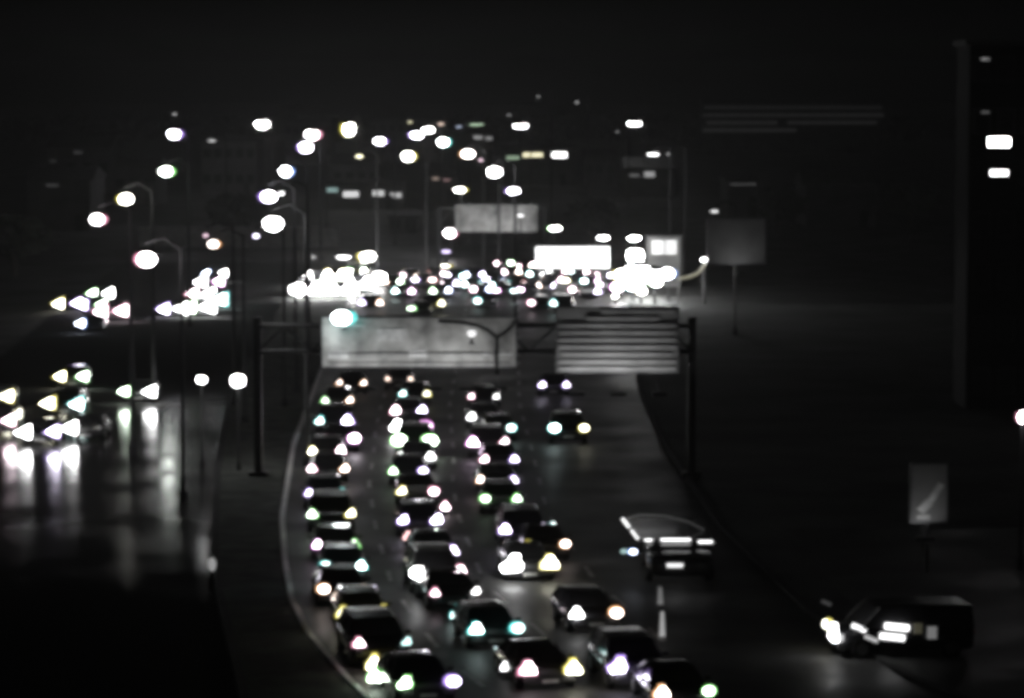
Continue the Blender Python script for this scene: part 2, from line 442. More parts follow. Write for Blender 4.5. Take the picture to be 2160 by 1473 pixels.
CARS = []
def car(origin, yaw, kind, paint, label, l, r, size=0.2, full=True, group='cars queuing nose to tail with headlights on', name=None, spread=None, shape=None):
    """l / r: (tint, strength) of the lamp that shows left / right in the picture, None for dark."""
    d = MESH[kind]
    t = thing(name or kind, origin, yaw, label, 'car', group)
    pm = PAINTS[paint]
    ZS, YS = 0.8, 0.9
    def part(n, key, parent=t, painted=False):
        o = link(n, d[key], parent); o.scale = (1, YS, ZS)
        if painted:
            o.material_slots[0].link = 'OBJECT'; o.material_slots[0].material = pm
        return o
    part('body', 'body', painted=True); part('roof', 'roof', painted=True)
    part('windscreen', 'windscreen')
    lx, ly, lz = KINDS[kind]['lamp']
    if spread: lx = spread
    for s, spec in ((-1, l), (1, r)):
        o = link('headlight', lens(*spec[:2], shape or random.choice(('bell', 'bell', 'lean', 'round')), random.randrange(4)) if spec else LENS_OFF, t)
        k = size * 1.0 * (spec[2] if spec and len(spec) > 2 else 1.0)
        if not spec: k = 0.13
        o.location = (s * lx, ly * YS - 0.03, lz + 0.02); o.scale = (k, k, k * 0.85)
    if full:
        part('rear_window', 'rear_window'); part('grille', 'grille'); part('number_plate', 'number_plate'); part('bumper', 'bumper')
        st = KINDS[kind]['st']
        for s in (-1, 1):
            part('side_window', 'side_window%d' % s); part('wing_mirror', 'wing_mirror%d' % s, painted=True); part('tail_light', 'tail_light%d' % s)
            for y in (st[0][0] + 0.85, st[-1][0] - 0.85):
                wl = link('wheel', d['tyre'], t); wl.location = (s * (st[3][1] - 0.1), y * YS, d['wr'] * 0.9); wl.scale = (1, 0.9, 0.9)
                rm = link('rim', d['rim'], wl)
    CARS.append(t)
    return t

ORD = ['first', 'second', 'third', 'fourth', 'fifth', 'sixth', 'seventh', 'eighth', 'ninth', 'tenth', 'eleventh', 'twelfth', 'thirteenth', 'fourteenth', 'fifteenth', 'sixteenth', 'seventeenth', 'eighteenth', 'nineteenth', 'twentieth', 'twenty-first', 'twenty-second', 'twenty-third', 'twenty-fourth', 'twenty-fifth', 'twenty-sixth', 'twenty-seventh', 'twenty-eighth']
def desc(l, r):
    if l and r:
        a, b = TINT[l[0]][1], TINT[r[0]][1]
        return ('two %s headlights' % a) if a == b else '%s and %s headlights' % (a, b)
    k = l or r
    return 'a single %s headlight' % TINT[k[0]][1]
def lane(tab, rows, lname, kinds, full=True, group=None):
    for i, (cx, y, l, r, size) in enumerate(rows):
        kd = kinds[i % len(kinds)]
        lz = KINDS[kd]['lamp'][2]; ly = KINDS[kd]['lamp'][1]
        p = P(cx, y, lz)
        yaw = -math.atan2(curve(tab, p.y + 5) - curve(tab, p.y - 1), 6.0)
        yaw = yaw if tab is not None else 0
        dr = Vector((-math.sin(yaw), math.cos(yaw), 0))
        o = Vector((p.x, p.y, 0.014)) + dr * (-ly * 0.9)
        pc = (i * 7 + len(lname)) % 5
        car(o, yaw, kd, pc, '%s car back in the %s, %s' % (ORD[i], lname, desc(l, r)), l, r, size, full, group or 'cars queuing nose to tail with headlights on')
    return
H = 25
W, V, Pk, G, Y, O, B, Cc, Mg, Rd = [(k, H) for k in 'WVPGYOBCMR']
def q(k, s, m=1.0): return (k, s, m)
# (centre x, y, left lamp, right lamp, lamp size) of every headlight pair, nearest first
lane(A_, [(903, 1441, G, q('V', 12), .24), (806, 1357, q('P', 12), q('C', 2.2, .8), .2),
          (767, 1294, q('Y', H, 1.1), q('Y', H, 1.1), .23), (724, 1243, q('O', 16), q('O', 0.5, .8), .22), (724, 1196, q('C', H), q('C', H), .22),
          (709, 1151, q('M', 22), q('G', 10), .22), (699, 1086, q('G', 16), q('Y', 10), .22), (685, 1041, q('V', 10), q('C', 8, .9), .21),
          (692, 990, q('P', 14), q('O', 14), .22), (688, 953, q('Y', 18), q('P', 24), .25), (716, 927, q('P', 20), q('M', 30, 1.2), .26),
          (704, 888, q('C', 8), q('V', 24, 1.3), .25), (711, 846, q('G', 5), q('O', 7), .22), (740, 809, q('O', 6), q('O', 6), .2)],
     'kerbside lane', ['sedan', 'suv', 'hatchback', 'sedan', 'hatchback'])
lane(B_, [(1160, 1412, q('P', H, 1.1), q('Y', H, 1.1), .26), (1046, 1328, q('C', H, 1.1), q('C', 7), .23), (960, 1250, q('P', 8), q('W', 8, .8), .18),
          (925, 1208, q('W', H, 1.1), q('P', H, 1.1), .24), (914, 1164, q('G', H, 1.1), q('V', 16), .24), (884, 1099, q('V', 20), q('V', 30, 1.1), .24),
          (880, 1037, q('Y', 8), q('P', 14), .23), (860, 995, q('G', 10), q('V', 10), .22), (877, 964, q('W', 14), q('W', 14), .2),
          (873, 931, q('G', H, 1.4), q('G', H, 1.4), .28), (868, 900, q('W', H, 1.3), q('M', H, 1.3), .28), (861, 868, q('P', 24, 1.2), q('V', 24, 1.1), .26),
          (875, 832, q('C', 7), q('Y', 5), .22), (842, 800, q('O', 3, .8), q('O', 3, .8), .18)],
     'second lane', ['sedan', 'hatchback', 'sedan', 'suv', 'sedan', 'hatchback'])
lane(C_, [(1445, 1461, q('O', H, 1.1), q('G', 14, .9), .22), (1352, 1404, q('V', H, 1.3), None, .24), (1257, 1294, q('W', 16), q('O', 16), .23),
          (1118, 1191, q('W', H, 1.5), q('Y', H, 1.3), .27), (1152, 1150, q('Y', 12), q('O', 14), .2), (1105, 1119, q('V', 24), None, .25),
          (1056, 1053, q('G', 7), q('G', 7), .22), (1048, 1014, q('O', 10), q('V', 10), .22), (1052, 970, q('P', 12), q('V', 12), .22),
          (1029, 934, q('M', H, 1.3), q('P', 14), .24), (1052, 904, q('Y', 20, 1.1), q('C', 12), .23), (1022, 880, q('W', 10), None, .22),
          (1020, 838, q('P', 7), q('W', 5, .8), .2)],
     'third lane', ['sedan', 'suv', 'hatchback', 'sedan'])
lane(D_, [(1200, 905, q('C', H, 1.2), q('Y', 14), .24), (1168, 813, q('V', 14), q('V', 10), .22)],
     'outer lane', ['suv', 'sedan'])

# added stand-ins for glare and stray headlights between the queues
for (px, py, t, sg, sz, lab) in ((790, 1400, 'Y', 25, .27, 'upper of two big touching stand-in lights low on the road inside the kerb curve, yellowish'),
                                 (790, 1426, 'G', 25, .24, 'lower of two big touching stand-in lights low on the road inside the kerb curve, greenish'),
                                 (965, 1294, 'C', 25, .25, 'large green-white stand-in light low on the road between the second and third queues'),
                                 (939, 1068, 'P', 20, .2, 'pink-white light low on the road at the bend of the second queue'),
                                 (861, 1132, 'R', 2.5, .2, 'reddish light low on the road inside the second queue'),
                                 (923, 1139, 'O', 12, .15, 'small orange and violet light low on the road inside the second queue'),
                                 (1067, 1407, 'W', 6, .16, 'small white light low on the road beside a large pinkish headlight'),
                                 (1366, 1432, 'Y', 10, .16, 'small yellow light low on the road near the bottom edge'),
                                 (1392, 1409, 'Y', 1.0, .13, 'dim yellowish stand-in light low on the road in line with the glowing posts')):
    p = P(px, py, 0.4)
    bq = thing('standin_light', (p.x, p.y, 0.014), 0, lab, 'stand-in light', 'added stand-in lights between the lanes')
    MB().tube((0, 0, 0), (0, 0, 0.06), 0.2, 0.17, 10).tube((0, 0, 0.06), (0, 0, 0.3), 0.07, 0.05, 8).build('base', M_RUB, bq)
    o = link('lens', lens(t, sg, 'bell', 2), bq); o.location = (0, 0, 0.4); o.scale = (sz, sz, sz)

# the dense band of cars further back, beyond the overhead signs
far = [((761, 803), 639, 'V', 'O'), ((869, 905), 652, 'G', None), ((893, 927), 641, None, 'Y'), ((1010, 1042), 635, 'C', None), ((1118, 1157), 640, 'P', None), ((1169, 1206), 640, 'C', None),
       ((835, 866), 615, 'C', 'M'), ((911, 949), 614, 'G', 'B'), ((1051, 1082), 614, 'M', 'C'), ((1226, 1262), 616, None, 'V'),
       ((814, 844), 595, 'O', 'G'), ((879, 911), 592, 'V', 'R'), ((929, 962), 598, 'P', 'V'), ((980, 1012), 601, 'C', 'C'), ((1026, 1058), 590, 'V', 'B'),
       ((1072, 1104), 598, 'C', 'R'), ((1118, 1147), 578, 'C', 'W'), ((1198, 1228), 594, 'Y', 'C'), ((1258, 1288), 582, 'P', 'V'), ((1268, 1300), 602, 'M', 'V'),
       ((1150, 1180), 592, 'O', 'P'), ((985, 1015), 580, 'B', 'V'), ((1063, 1093), 575, 'P', 'O'), ((1160, 1190), 574, 'W', 'P')]
far += [((945, 975), 583, 'V', 'C'), ((1000, 1030), 612, 'P', 'B'), ((1100, 1130), 612, 'M', None), ((1140, 1168), 604, 'O', 'V'), ((1175, 1204), 612, None, 'P'), ((1206, 1236), 577, 'C', 'P'),
        ((1232, 1258), 592, 'P', 'M'), ((1040, 1068), 603, 'C', 'W'), ((850, 880), 583, 'P', 'O'), ((1095, 1122), 562, 'P', 'O'), ((1050, 1078), 556, 'P', 'G'), ((1130, 1156), 558, 'P', None), ((905, 932), 578, 'R', 'P')]
for i, ((xa, xb), y, l, r) in enumerate(far):
    cx = (xa + xb) / 2; kd = ['sedan', 'hatchback', 'suv'][i % 3]
    p = P(cx, y, KINDS[kd]['lamp'][2])
    o = Vector((p.x, p.y - KINDS[kd]['lamp'][1], 0.014))
    sg = 16 if y < 625 else 8
    la = (l, sg) if l else None; rb = (r, sg) if r else None
    row = 'front' if y > 628 else ('middle' if y > 606 else 'rear')
    n = sum(1 for f in far[:i] if ('front' if f[1] > 628 else ('middle' if f[1] > 606 else 'rear')) == row)
    car(o, 0.0, kd, i % 5, '%s car along the %s rank beyond the overhead signs, %s' % (ORD[n], row, desc(la, rb).replace('headlight', 'lamp')),
        la, rb, .31, False, 'cars packed beyond the overhead signs', shape=random.choice(('round', 'flat', 'bell')))

# blazing group at the head of that band
blaze = [((628, 668), 612, 'W'), ((668, 706), 604, 'G'), ((700, 738), 611, 'W'), ((738, 775), 600, 'W'), ((648, 688), 588, 'W'), ((688, 725), 582, 'Y'), ((730, 768), 580, 'G'), ((765, 800), 588, 'W')]
bn = ['sitting lowest of the group', 'with pale green glare between two white pairs', 'second of the lowest row', 'ending the lowest row beside coloured dots',
      'starting the upper row', 'with yellowish glare on the upper row', 'with greenish glare on the upper row', 'ending the upper row']
for i, ((xa, xb), y, t) in enumerate(blaze):
    kd = 'van' if i % 3 == 0 else 'suv'
    p = P((xa + xb) / 2, y, KINDS[kd]['lamp'][2])
    car(Vector((p.x, p.y + 2.3, 0.014)), 0.0, kd, i % 5, 'vehicle in the dazzling merged white glare, %s' % bn[i], (t, 60), (t, 60), .62, False, 'vehicles with dazzling merged headlights')

# cars on the wet side road
side = [((255, 325), 828, 'G', 'W', 'both lamps mirrored below it, apart from the others', .24),
        ((125, 172), 798, 'Y', 'G', 'topmost of the near cluster on the wet road', .25), ((105, 160), 853, 'Y', 'C', 'in the middle of the near cluster on the wet road', .28),
        ((50, 112), 914, 'W', 'V', 'lowest of the near cluster, its lamps streaking down the wet road', .26), ((-46, 20), 840, 'W', 'Y', 'cut by the picture edge, upper of two', .28),
        ((-44, 18), 890, 'W', 'P', 'cut by the picture edge, lower of two', .25),
        ((150, 206), 905, 'W', None, 'single lamp beside the lowest pair', .26)]
for i, ((xa, xb), y, l, r, lab, sz) in enumerate(side):
    kd = ['sedan', 'hatchback', 'suv'][i % 3]
    p = P((xa + xb) / 2, y, KINDS[kd]['lamp'][2])
    car(Vector((p.x, p.y + 2.2, 0.014)), 0.02, kd, (i + 2) % 5, 'wet side road car, %s' % lab, (l, H), (r, H) if r else None, sz * 1.5, True, 'cars coming down the wet side road', shape='tri')
side2 = [((122, 160), 641, 'Y', 'V', 'at its tip', .4), ((175, 212), 645, 'V', 'G', 'middle of the cluster', .4), ((192, 228), 620, 'G', 'W', 'top of the cluster', .36),
         ((215, 250), 657, 'P', 'P', 'thick end of the cluster', .46), ((180, 200), 684, 'B', None, 'a single lamp beneath the rest', .3)]
for i, ((xa, xb), y, l, r, lab, sz) in enumerate(side2):
    kd = ['sedan', 'suv'][i % 2]; p = P((xa + xb) / 2, y, KINDS[kd]['lamp'][2])
    car(Vector((p.x, p.y + 2.2, 0.014)), 0.05, kd, i % 5, 'far car in the outer side road cluster, %s' % lab, (l, H), (r, H) if r else None, sz * 1.25, False, 'far cars on the side road, outer cluster', shape='tri')
side3 = [((345, 382), 652, 'V', 'W', 'at its pointed lower end', .4), ((400, 438), 648, 'G', 'W', 'at its lower middle', .46), ((405, 440), 622, 'P', 'W', 'in its centre', .42),
         ((425, 458), 596, 'W', 'M', 'near its top', .4), ((432, 462), 634, 'W', 'C', 'on its blunt edge', .5), ((442, 462), 578, 'B', 'W', 'at its very top', .3)]
for i, ((xa, xb), y, l, r, lab, sz) in enumerate(side3):
    kd = ['sedan', 'suv'][i % 2]; p = P((xa + xb) / 2, y, KINDS[kd]['lamp'][2])
    car(Vector((p.x, p.y + 2.2, 0.014)), 0.05, kd, (i + 1) % 5, 'far car in the white wedge of side road glare, %s' % lab, (l, H), (r, H), sz * 1.3, False, 'far cars on the side road, inner wedge', shape='tri')

# ------------------------------------------------------------------ street lamps
POLE = {}
def street_lamp(px, py, w_, h_, t, s, label, z=12.0, D=None, group='street lamps', name='street_lamp', cat='street lamp', armside=1, pole=True, base_z=0.0):
    if D is None:
        pt = P(px, py, z)
    else:
        pt = PD(px, py, D); z = pt.z
    m = mpp(pt.y)
    rx = max(0.16, (w_ - 17) * m / 2); rz = max(0.12, (h_ - 13) * m / 2)
    arm = 1.6 if z > 7 else 0.0
    if base_z: arm = 0.0
    base = (pt.x + armside * (arm + 0.0), pt.y, base_z); z -= base_z
    o = thing(name, base, 0, label, cat, group)
    lx = -armside * arm
    r = max(0.07, 0.02 * z * 0.5)
    M_STEEL = M_LAMPPOST
    MB().tube((0, 0, 0), (0, 0, 0.5 if not base_z else 0.06), r * 1.9, n=8).tube((0, 0, 0.5 if not base_z else 0.06), (0, 0, z + (0.55 if arm else 0.05 - rz)), r, r * 0.6, n=8).build('pole', M_STEEL, o)
    if arm:
        MB().path([(0, 0, z + 0.45), (lx * 0.5, 0, z + 0.62 + rz), (lx, 0, z + 0.35 + rz)], 0.05).build('arm', M_STEEL, o)
    hd = MB().ball((lx, 0, z + rz * 0.55), (rx * 0.8, rx * 0.5, rz * 0.75), 12, 6, zlo=0.0).build('lamp_head', M_DARKST, o)
    core = MB().ball((lx, 0, z), (rx, min(rx, 0.5), rz), 12, 6)
    if t != 'W' and s > 4:
        sd = -1 if (int(px) + int(py)) % 2 else 1
        c2 = MB().ball((lx + sd * rx * 0.12, -0.12, z), (rx * 0.88, min(rx, 0.5), rz * 0.92), 12, 6)
        rim_ = MB().ball((lx - sd * rx * 0.1, 0.05, z), (rx * 1.08, min(rx, 0.5), rz * 1.04), 12, 6)
        rim_.join_core(c2); rim_.build('lamp_glass', (rimmat(t), lampmat(t, s)), o)
    else:
        core.build('lamp_glass', lampmat(t, s), o)
    return o
SL = street_lamp
HL = 34
SL(307, 547, 62, 46, 'P', HL, 'big pink-white street lamp just above the two glaring clusters of the side road', z=11)
SL(208, 463, 50, 36, 'P', HL, 'street lamp with a red edge, second up the outer row')
SL(264, 420, 50, 36, 'Y', HL, 'yellow-rimmed street lamp, third up the outer row')
SL(353, 362, 48, 34, 'G', HL, 'green-rimmed street lamp, fourth up the outer row')
SL(370, 283, 48, 34, 'V', HL, 'blue-rimmed street lamp at the top of the outer row')
SL(368, 241, 26, 16, 'W', 1.0, 'faint small lamp above the blue-rimmed street lamp')
SL(447, 297, 34, 18, 'W', 0.8, 'dim lone lamp between the outer row and the inner row of street lamps')
SL(452, 515, 42, 30, 'O', 10, 'orange-white street lamp with a fainter pink lamp at its shoulder', z=10)
SL(434, 497, 26, 20, 'P', 1.2, 'faint pink lamp touching the orange-white street lamp', z=10)
SL(540, 498, 30, 20, 'V', 6, 'small violet-white lamp beside the lowest lamp of the inner row', z=10)
SL(576, 472, 56, 44, 'W', HL, 'lowest and largest white street lamp of the inner row')
SL(565, 415, 54, 38, 'V', HL, 'violet-white street lamp with a stub of light on one side, inner row')
SL(594, 408, 28, 16, 'W', 4, 'small lamp stuck to the side of the violet-white inner row lamp')
SL(605, 362, 46, 36, 'B', HL, 'blue-edged white street lamp in the middle of the inner row')
SL(643, 311, 48, 36, 'V', HL, 'violet-rimmed street lamp near the top of the inner row')
SL(661, 284, 50, 36, 'P', 40, 'pink-white street lamp just above the violet-rimmed one')
SL(553, 262, 46, 32, 'W', HL, 'lone white street lamp high above the inner row')
SL(734, 272, 46, 46, 'Y', HL, 'tall yellow and violet blob of a street lamp high over the centre')
SL(803, 298, 44, 28, 'V', HL, 'lavender-white street lamp in the upper field of lamps')
SL(863, 330, 46, 34, 'Y', HL, 'cream street lamp in the middle of the upper field')
SL(758, 330, 32, 20, 'Y', 3, 'dim cream lamp between two brighter ones in the upper field')
SL(877, 285, 46, 28, 'V', 40, 'lower half of a long white double lamp in the upper field')
SL(903, 274, 40, 26, 'W', 30, 'upper half of a long white double lamp in the upper field')
SL(937, 300, 44, 32, 'C', HL, 'cyan-white street lamp below the long double lamp')
SL(930, 262, 30, 20, 'O', 1.0, 'dim orange lamp beside the long double lamp')
SL(985, 325, 46, 30, 'O', 40, 'orange-rimmed street lamp beside the cyan-white one')
SL(1014, 338, 26, 18, 'P', 1.5, 'small pinkish lamp touching the orange-rimmed street lamp')
SL(865, 258, 26, 18, 'Y', 1.2, 'small dim yellow lamp on top of the long double lamp')
SL(968, 268, 30, 18, 'B', 0.7, 'dim bluish lamp on the skyline near the middle')
SL(1004, 263, 50, 18, 'G', 1.0, 'dim greenish streak of a lamp on the skyline')
SL(1043, 363, 46, 34, 'W', HL, 'white street lamp with a violet edge above the far overhead sign')
SL(1098, 266, 46, 22, 'W', 24, 'flat white street lamp near the skyline with darkness beyond')
SL(1136, 204, 22, 16, 'W', 0.5, 'faint tiny lamp highest over the road', z=17)
SL(1217, 216, 24, 18, 'W', 0.5, 'faint tiny lamp a step lower than the highest one', z=16)
SL(1074, 243, 26, 16, 'W', 0.4, 'barely lit lamp just above the skyline', z=14)
SL(1338, 261, 46, 22, 'W', 20, 'flat white street lamp on the dark side of the skyline')
SL(1302, 278, 24, 16, 'W', 0.35, 'very faint lamp beside the flat white one on the dark side')
SL(1378, 326, 42, 18, 'W', 6, 'flat pale lamp below the flat white one on the dark side')
SL(1410, 325, 20, 16, 'W', 0.4, 'faint speck of a lamp touching the flat pale lamp')
SL(1507, 446, 34, 14, 'W', 1.2, 'dim flat lamp on top of the dull square sign', D=232)
SL(1487, 548, 34, 18, 'W', 20, 'small white lamp at the low corner of the dull square sign', D=262)
SL(951, 492, 44, 32, 'P', HL, 'pink-white lamp at the lower corner of the far overhead sign', D=330)
SL(941, 531, 36, 20, 'V', 2.5, 'dim violet lamp below the pink-white one', D=318)
SL(938, 561, 48, 16, 'Y', 12, 'flat cream lamp lowest of the three stacked lamps', D=312)
SL(1168, 482, 48, 22, 'G', 30, 'green-white flat lamp beside the far overhead sign', D=318)
SL(773, 541, 54, 34, 'Y', HL, 'yellow-edged lamp floating above the dazzling merged glare', D=300)
SL(725, 543, 46, 12, 'W', 12, 'thin white tail of light beside the yellow-edged lamp', D=300)
SL(661, 543, 20, 12, 'W', 1.0, 'faint speck above the dazzling merged glare', D=300)
SL(725, 670, 66, 46, 'C', HL, 'big cyan and white lamp on the corner of the widest overhead sign', D=145.2, base_z=7.25, name='gantry_lamp')
SL(447, 1190, 34, 46, 'W', 0.3, 'dim grey post lamp alone on the dark verge', z=1.0, name='post_lamp', cat='post lamp', group='low lamps on the verge')
SL(425, 801, 36, 28, 'W', HL, 'smaller of two round white lamps on the verge', z=4.5, name='post_lamp', cat='post lamp', group='low lamps on the verge')
SL(502, 803, 46, 40, 'W', HL, 'larger of two round white lamps on the verge', z=4.5, name='post_lamp', cat='post lamp', group='low lamps on the verge')
SL(2156, 880, 40, 40, 'P', HL, 'lone pinkish lamp cut by the picture edge, halfway up', z=6, group='street lamps')

# ------------------------------------------------------------------ overhead signs on gantries
def panel(parent, x0, y0, x1, y1, D, mt, ribs=0, name='sign_panel', th=0.12):
    a, b = PD(x0, y0, D), PD(x1, y1, D)
    loc = parent.location
    W_, H_ = b.x - a.x, a.z - b.z
    c = ((a.x + b.x) / 2 - loc.x, D - loc.y, (a.z + b.z) / 2)
    mb = MB().box(c, (W_, th, H_))
    pn = mb.build(name, mt, parent)
    bd = MB()
    e = 0.06
    for (cx, cz, sx, sz) in ((0, H_ / 2 + e / 2, W_ + 2 * e, e), (0, -H_ / 2 - e / 2, W_ + 2 * e, e), (-W_ / 2 - e / 2, 0, e, H_), (W_ / 2 + e / 2, 0, e, H_)):
        bd.box((c[0] + cx, c[1], c[2] + cz), (sx, th + 0.04, sz))
    bd.build('panel_edge', M_STEEL, pn)
    if ribs:
        rb = MB()
        for i in range(ribs):
            z = c[2] - H_ / 2 + H_ * (i + 0.5) / ribs
            L = W_ * random.choice((0.96, 0.9, 0.8, 0.96, 0.6)); off = random.uniform(-0.5, 0.5) * (W_ * 0.96 - L)
            rb.box((c[0] + off, c[1] - th / 2 - 0.06, z), (L, 0.12, H_ / ribs * 0.42))
        rb.build('rib', M_SIGN2, pn)
    return a, b, c, W_, H_
def flood(parent, n, a, b, c, W_, H_, power, D, fx=None, dy=1.6, below=0.9, hot=0.35):
    """sign luminaires under the lower edge, pointing up at the panel"""
    for i in range(n):
        x = c[0] - W_ / 2 + W_ * ((i + 0.5) / n if fx is None else fx[i])
        z = c[2] - H_ / 2 - below
        o = MB().box((x, c[1] - dy, z), (0.7, 0.25, 0.14)).tube((x, c[1] - dy, z), (x, c[1] + 0.1, z + 0.35), 0.035, n=6).build('sign_luminaire', M_DARKST, parent)
        ld = bpy.data.lights.new('sign_luminaire_light', 'SPOT')
        ld.energy = power * (1.0 + 0.35 * math.sin(i * 2.3)); ld.spot_size = R(120); ld.spot_blend = 0.8; ld.shadow_soft_size = 0.12
        lo = bpy.data.objects.new('sign_luminaire_light', ld); COL.objects.link(lo)
        lo.parent = parent
        lo.location = (x, c[1] - dy, z + 0.12)
        dirv = Vector((0, dy, below + H_ * 0.45))
        lo.rotation_euler = dirv.to_track_quat('-Z', 'Y').to_euler()

# nearest gantry: one beam, two signs, columns at each end
D0 = 146.0
gx = PD(540, 700, D0).x; gx2 = PD(1462, 700, D0).x
gan = thing('sign_gantry', (gx, D0, 0), 0, 'grey steel gantry column and beam spanning the queue behind the two near signs', 'gantry')
zt = PD(0, 690, D0).z; zb2 = PD(0, 745, D0).z
for x in (0, gx2 - gx):
    MB().box((x, 0.9, zt / 2 + 0.2), (0.38, 0.38, zt + 0.4)).box((x, 0.9, 0.15), (0.9, 0.9, 0.3)).build('column', M_DARKST, gan)
mb = MB()
Lb = gx2 - gx
for z in (zt, zb2):
    for y in (0.6, 1.2): mb.tube((0, y, z), (Lb, y, z), 0.09, n=8)
n = 16
for i in range(n):
    x0, x1 = Lb * i / n, Lb * (i + 1) / n
    for y in (0.6, 1.2): mb.tube((x0, y, zt if i % 2 else zb2), (x1, y, zb2 if i % 2 else zt), 0.05, n=6)
mb.build('lattice_beam', M_DARKST, gan)
s1 = thing('overhead_sign', (PD(885, 700, D0).x, D0 - 0.2, 0), 0, 'widest pale grey overhead sign, above the head of the lit queue', 'sign', 'overhead signs')
r1 = panel(s1, 680, 671, 1088, 773, D0 - 0.2, M_SIGN)
flood(s1, 6, *r1, 80, D0)
hb = MB()
for py in (744, 764): hb.box((r1[2][0], r1[2][1] - 0.09, PD(0, py, D0).z), (r1[3] * 0.94, 0.05, 0.05))
hb.build('panel_rail', M_STEEL, s1)
for (x0, y0, x1, y1) in ((796, 694, 858, 720), (692, 741, 735, 757), (862, 738, 900, 754), (1018, 742, 1080, 750), (700, 684, 770, 690)):  # lamp hot spots painted on the panel as paler patches
    a_, b_ = PD(x0, y0, D0 - 0.3), PD(x1, y1, D0 - 0.3)
    tag(MB().box(((a_.x + b_.x) / 2 - s1.location.x, -0.085, (a_.z + b_.z) / 2), (b_.x - a_.x, 0.03, a_.z - b_.z)).build('painted_hot_spot', M_PAINT, s1))
SL(995, 703, 36, 30, 'W', 1.1, 'soft round lamp glowing in front of the widest overhead sign', D=D0 - 0.6, base_z=6.55, name='gantry_lamp')
s2 = thing('overhead_sign', (PD(1300, 700, D0).x, D0 - 0.2, 0), 0, 'striped overhead sign with horizontal ribs, smaller and taller than its wide neighbour', 'sign', 'overhead signs')
r2 = panel(s2, 1174, 650, 1430, 785, D0 - 0.2, M_SIGN3, ribs=9)
flood(s2, 3, *r2, 105, D0)
# dark forked bracket standing in front of the wide sign
br = thing('forked_bracket', (PD(1048, 700, D0 - 2.5).x, D0 - 2.5, PD(0, 792, D0 - 2.5).z), 0, 'dark Y-shaped bracket standing out against the end of the wide pale sign', 'bracket')
def L(px, py): 
    p = PD(px, py, D0 - 2.5); return (p.x - br.location.x, 0, p.z - br.location.z)
MB().tube(L(1048, 790), L(1048, 712), 0.09, n=8).build('stem', M_DARKST, br)
MB().path([L(1048, 712), L(1030, 697), L(1005, 686), L(968, 679), L(925, 677)], 0.09).build('arm', M_DARKST, br)
MB().path([L(1048, 712), L(1064, 702), L(1080, 688), L(1086, 676)], 0.08).build('arm', M_DARKST, br)
MB().tube(L(1048, 788), (L(1048, 788)[0], 3.2, L(0, 788)[2]), 0.06, n=6).build('tie_bar', M_DARKST, br)

# far gantry with its own sign, two lamps on top
D1 = 276.0
g2 = thing('sign_gantry', (PD(925, 470, D1).x, D1, 0), 0, 'far steel gantry carrying the pale sign under two bright lamps', 'gantry')
zt = PD(0, 440, D1).z; zb2 = PD(0, 480, D1).z
for px in (925, 1150):
    x = PD(px, 0, D1).x - g2.location.x
    MB().box((x, 0.8, zt / 2), (0.4, 0.4, zt)).build('column', M_STEEL, g2)
xe = PD(1150, 0, D1).x - g2.location.x
mb = MB()
for z in (zt, zb2): mb.tube((0, 0.6, z), (xe, 0.6, z), 0.1, n=8)
for i in range(8): mb.tube((xe * i / 8, 0.6, zt if i % 2 else zb2), (xe * (i + 1) / 8, 0.6, zb2 if i % 2 else zt), 0.05, n=6)
mb.build('lattice_beam', M_STEEL, g2)
s3 = thing('overhead_sign', (PD(1040, 460, D1).x, D1 - 0.2, 0), 0, 'pale overhead sign far back below two bright white lamps', 'sign', 'overhead signs')
r3 = panel(s3, 960, 432, 1134, 489, D1 - 0.2, M_SIGN)
flood(s3, 3, *r3, 90, D1)
for (px, py, ww, hh, t, s, lab) in ((972, 401, 44, 22, 'Y', HL, 'cream lamp on the top corner of the far overhead sign'), (1081, 403, 46, 26, 'V', HL, 'yellow and violet lamp over the far overhead sign'),
                                    (1098, 455, 30, 18, 'W', 2.5, 'small glowing lamp in front of the far overhead sign')):
    SL(px, py, ww, hh, t, s, lab, D=D1 - 0.0 if py < 430 else D1 - 1.2, base_z=PD(0, 433, D1).z if py < 430 else PD(0, 489, D1).z, name='gantry_lamp')
# dull square sign
D2 = 230.0
s4 = thing('roadside_sign', (PD(1552, 500, D2).x, D2, 0), 0, 'dull dark grey square sign on posts in the darkness past the bright station', 'sign', 'roadside signs')
r4 = panel(s4, 1492, 462, 1614, 556, D2, M_SIGN3)
for dx in (0,): MB().box((dx, 0.2, (r4[2][2]) / 2), (0.14, 0.14, r4[2][2])).build('post', M_DARKST, s4)
flood(s4, 1, *r4, 60, D2, below=0.6, dy=2.5)
# small upright sign on the dark side
D3 = 118.0
s5 = thing('roadside_sign', (PD(1958, 1000, D3).x, D3, 0), 0, 'small upright grey sign with a pale diagonal stroke, alone on the dark side', 'sign', 'roadside signs')
r5 = panel(s5, 1923, 980, 1996, 1100, D3, M_SIGN3)
MB().tube((0, 0.14, 0), (0, 0.14, r5[2][2] + 0.6), 0.07, n=8).build('post', M_STEEL, s5)
def L5(px, py):
    p = PD(px, py, D3 - 0.085); return Vector((p.x - s5.location.x, p.y - D3, p.z))
sv = MB()
for (a, b, wd) in (((1986, 1020), (1962, 1058), 0.26), ((1962, 1058), (1940, 1080), 0.34), ((1934, 1091), (1962, 1091), 0.2)):
    p, q_ = L5(*a), L5(*b); d = (q_ - p).normalized(); nrm = Vector((-d.z, 0, d.x)) * wd / 2
    off = Vector((0, -0.004 * len(sv.f), 0))
    sv.quad(p + nrm + off, q_ + nrm + off, q_ - nrm + off, p - nrm + off)
sv.build('diagonal_stroke', M_PAINT, s5)
flood(s5, 1, *r5, 20, D3, fx=[0.3], below=0.5, dy=1.2)

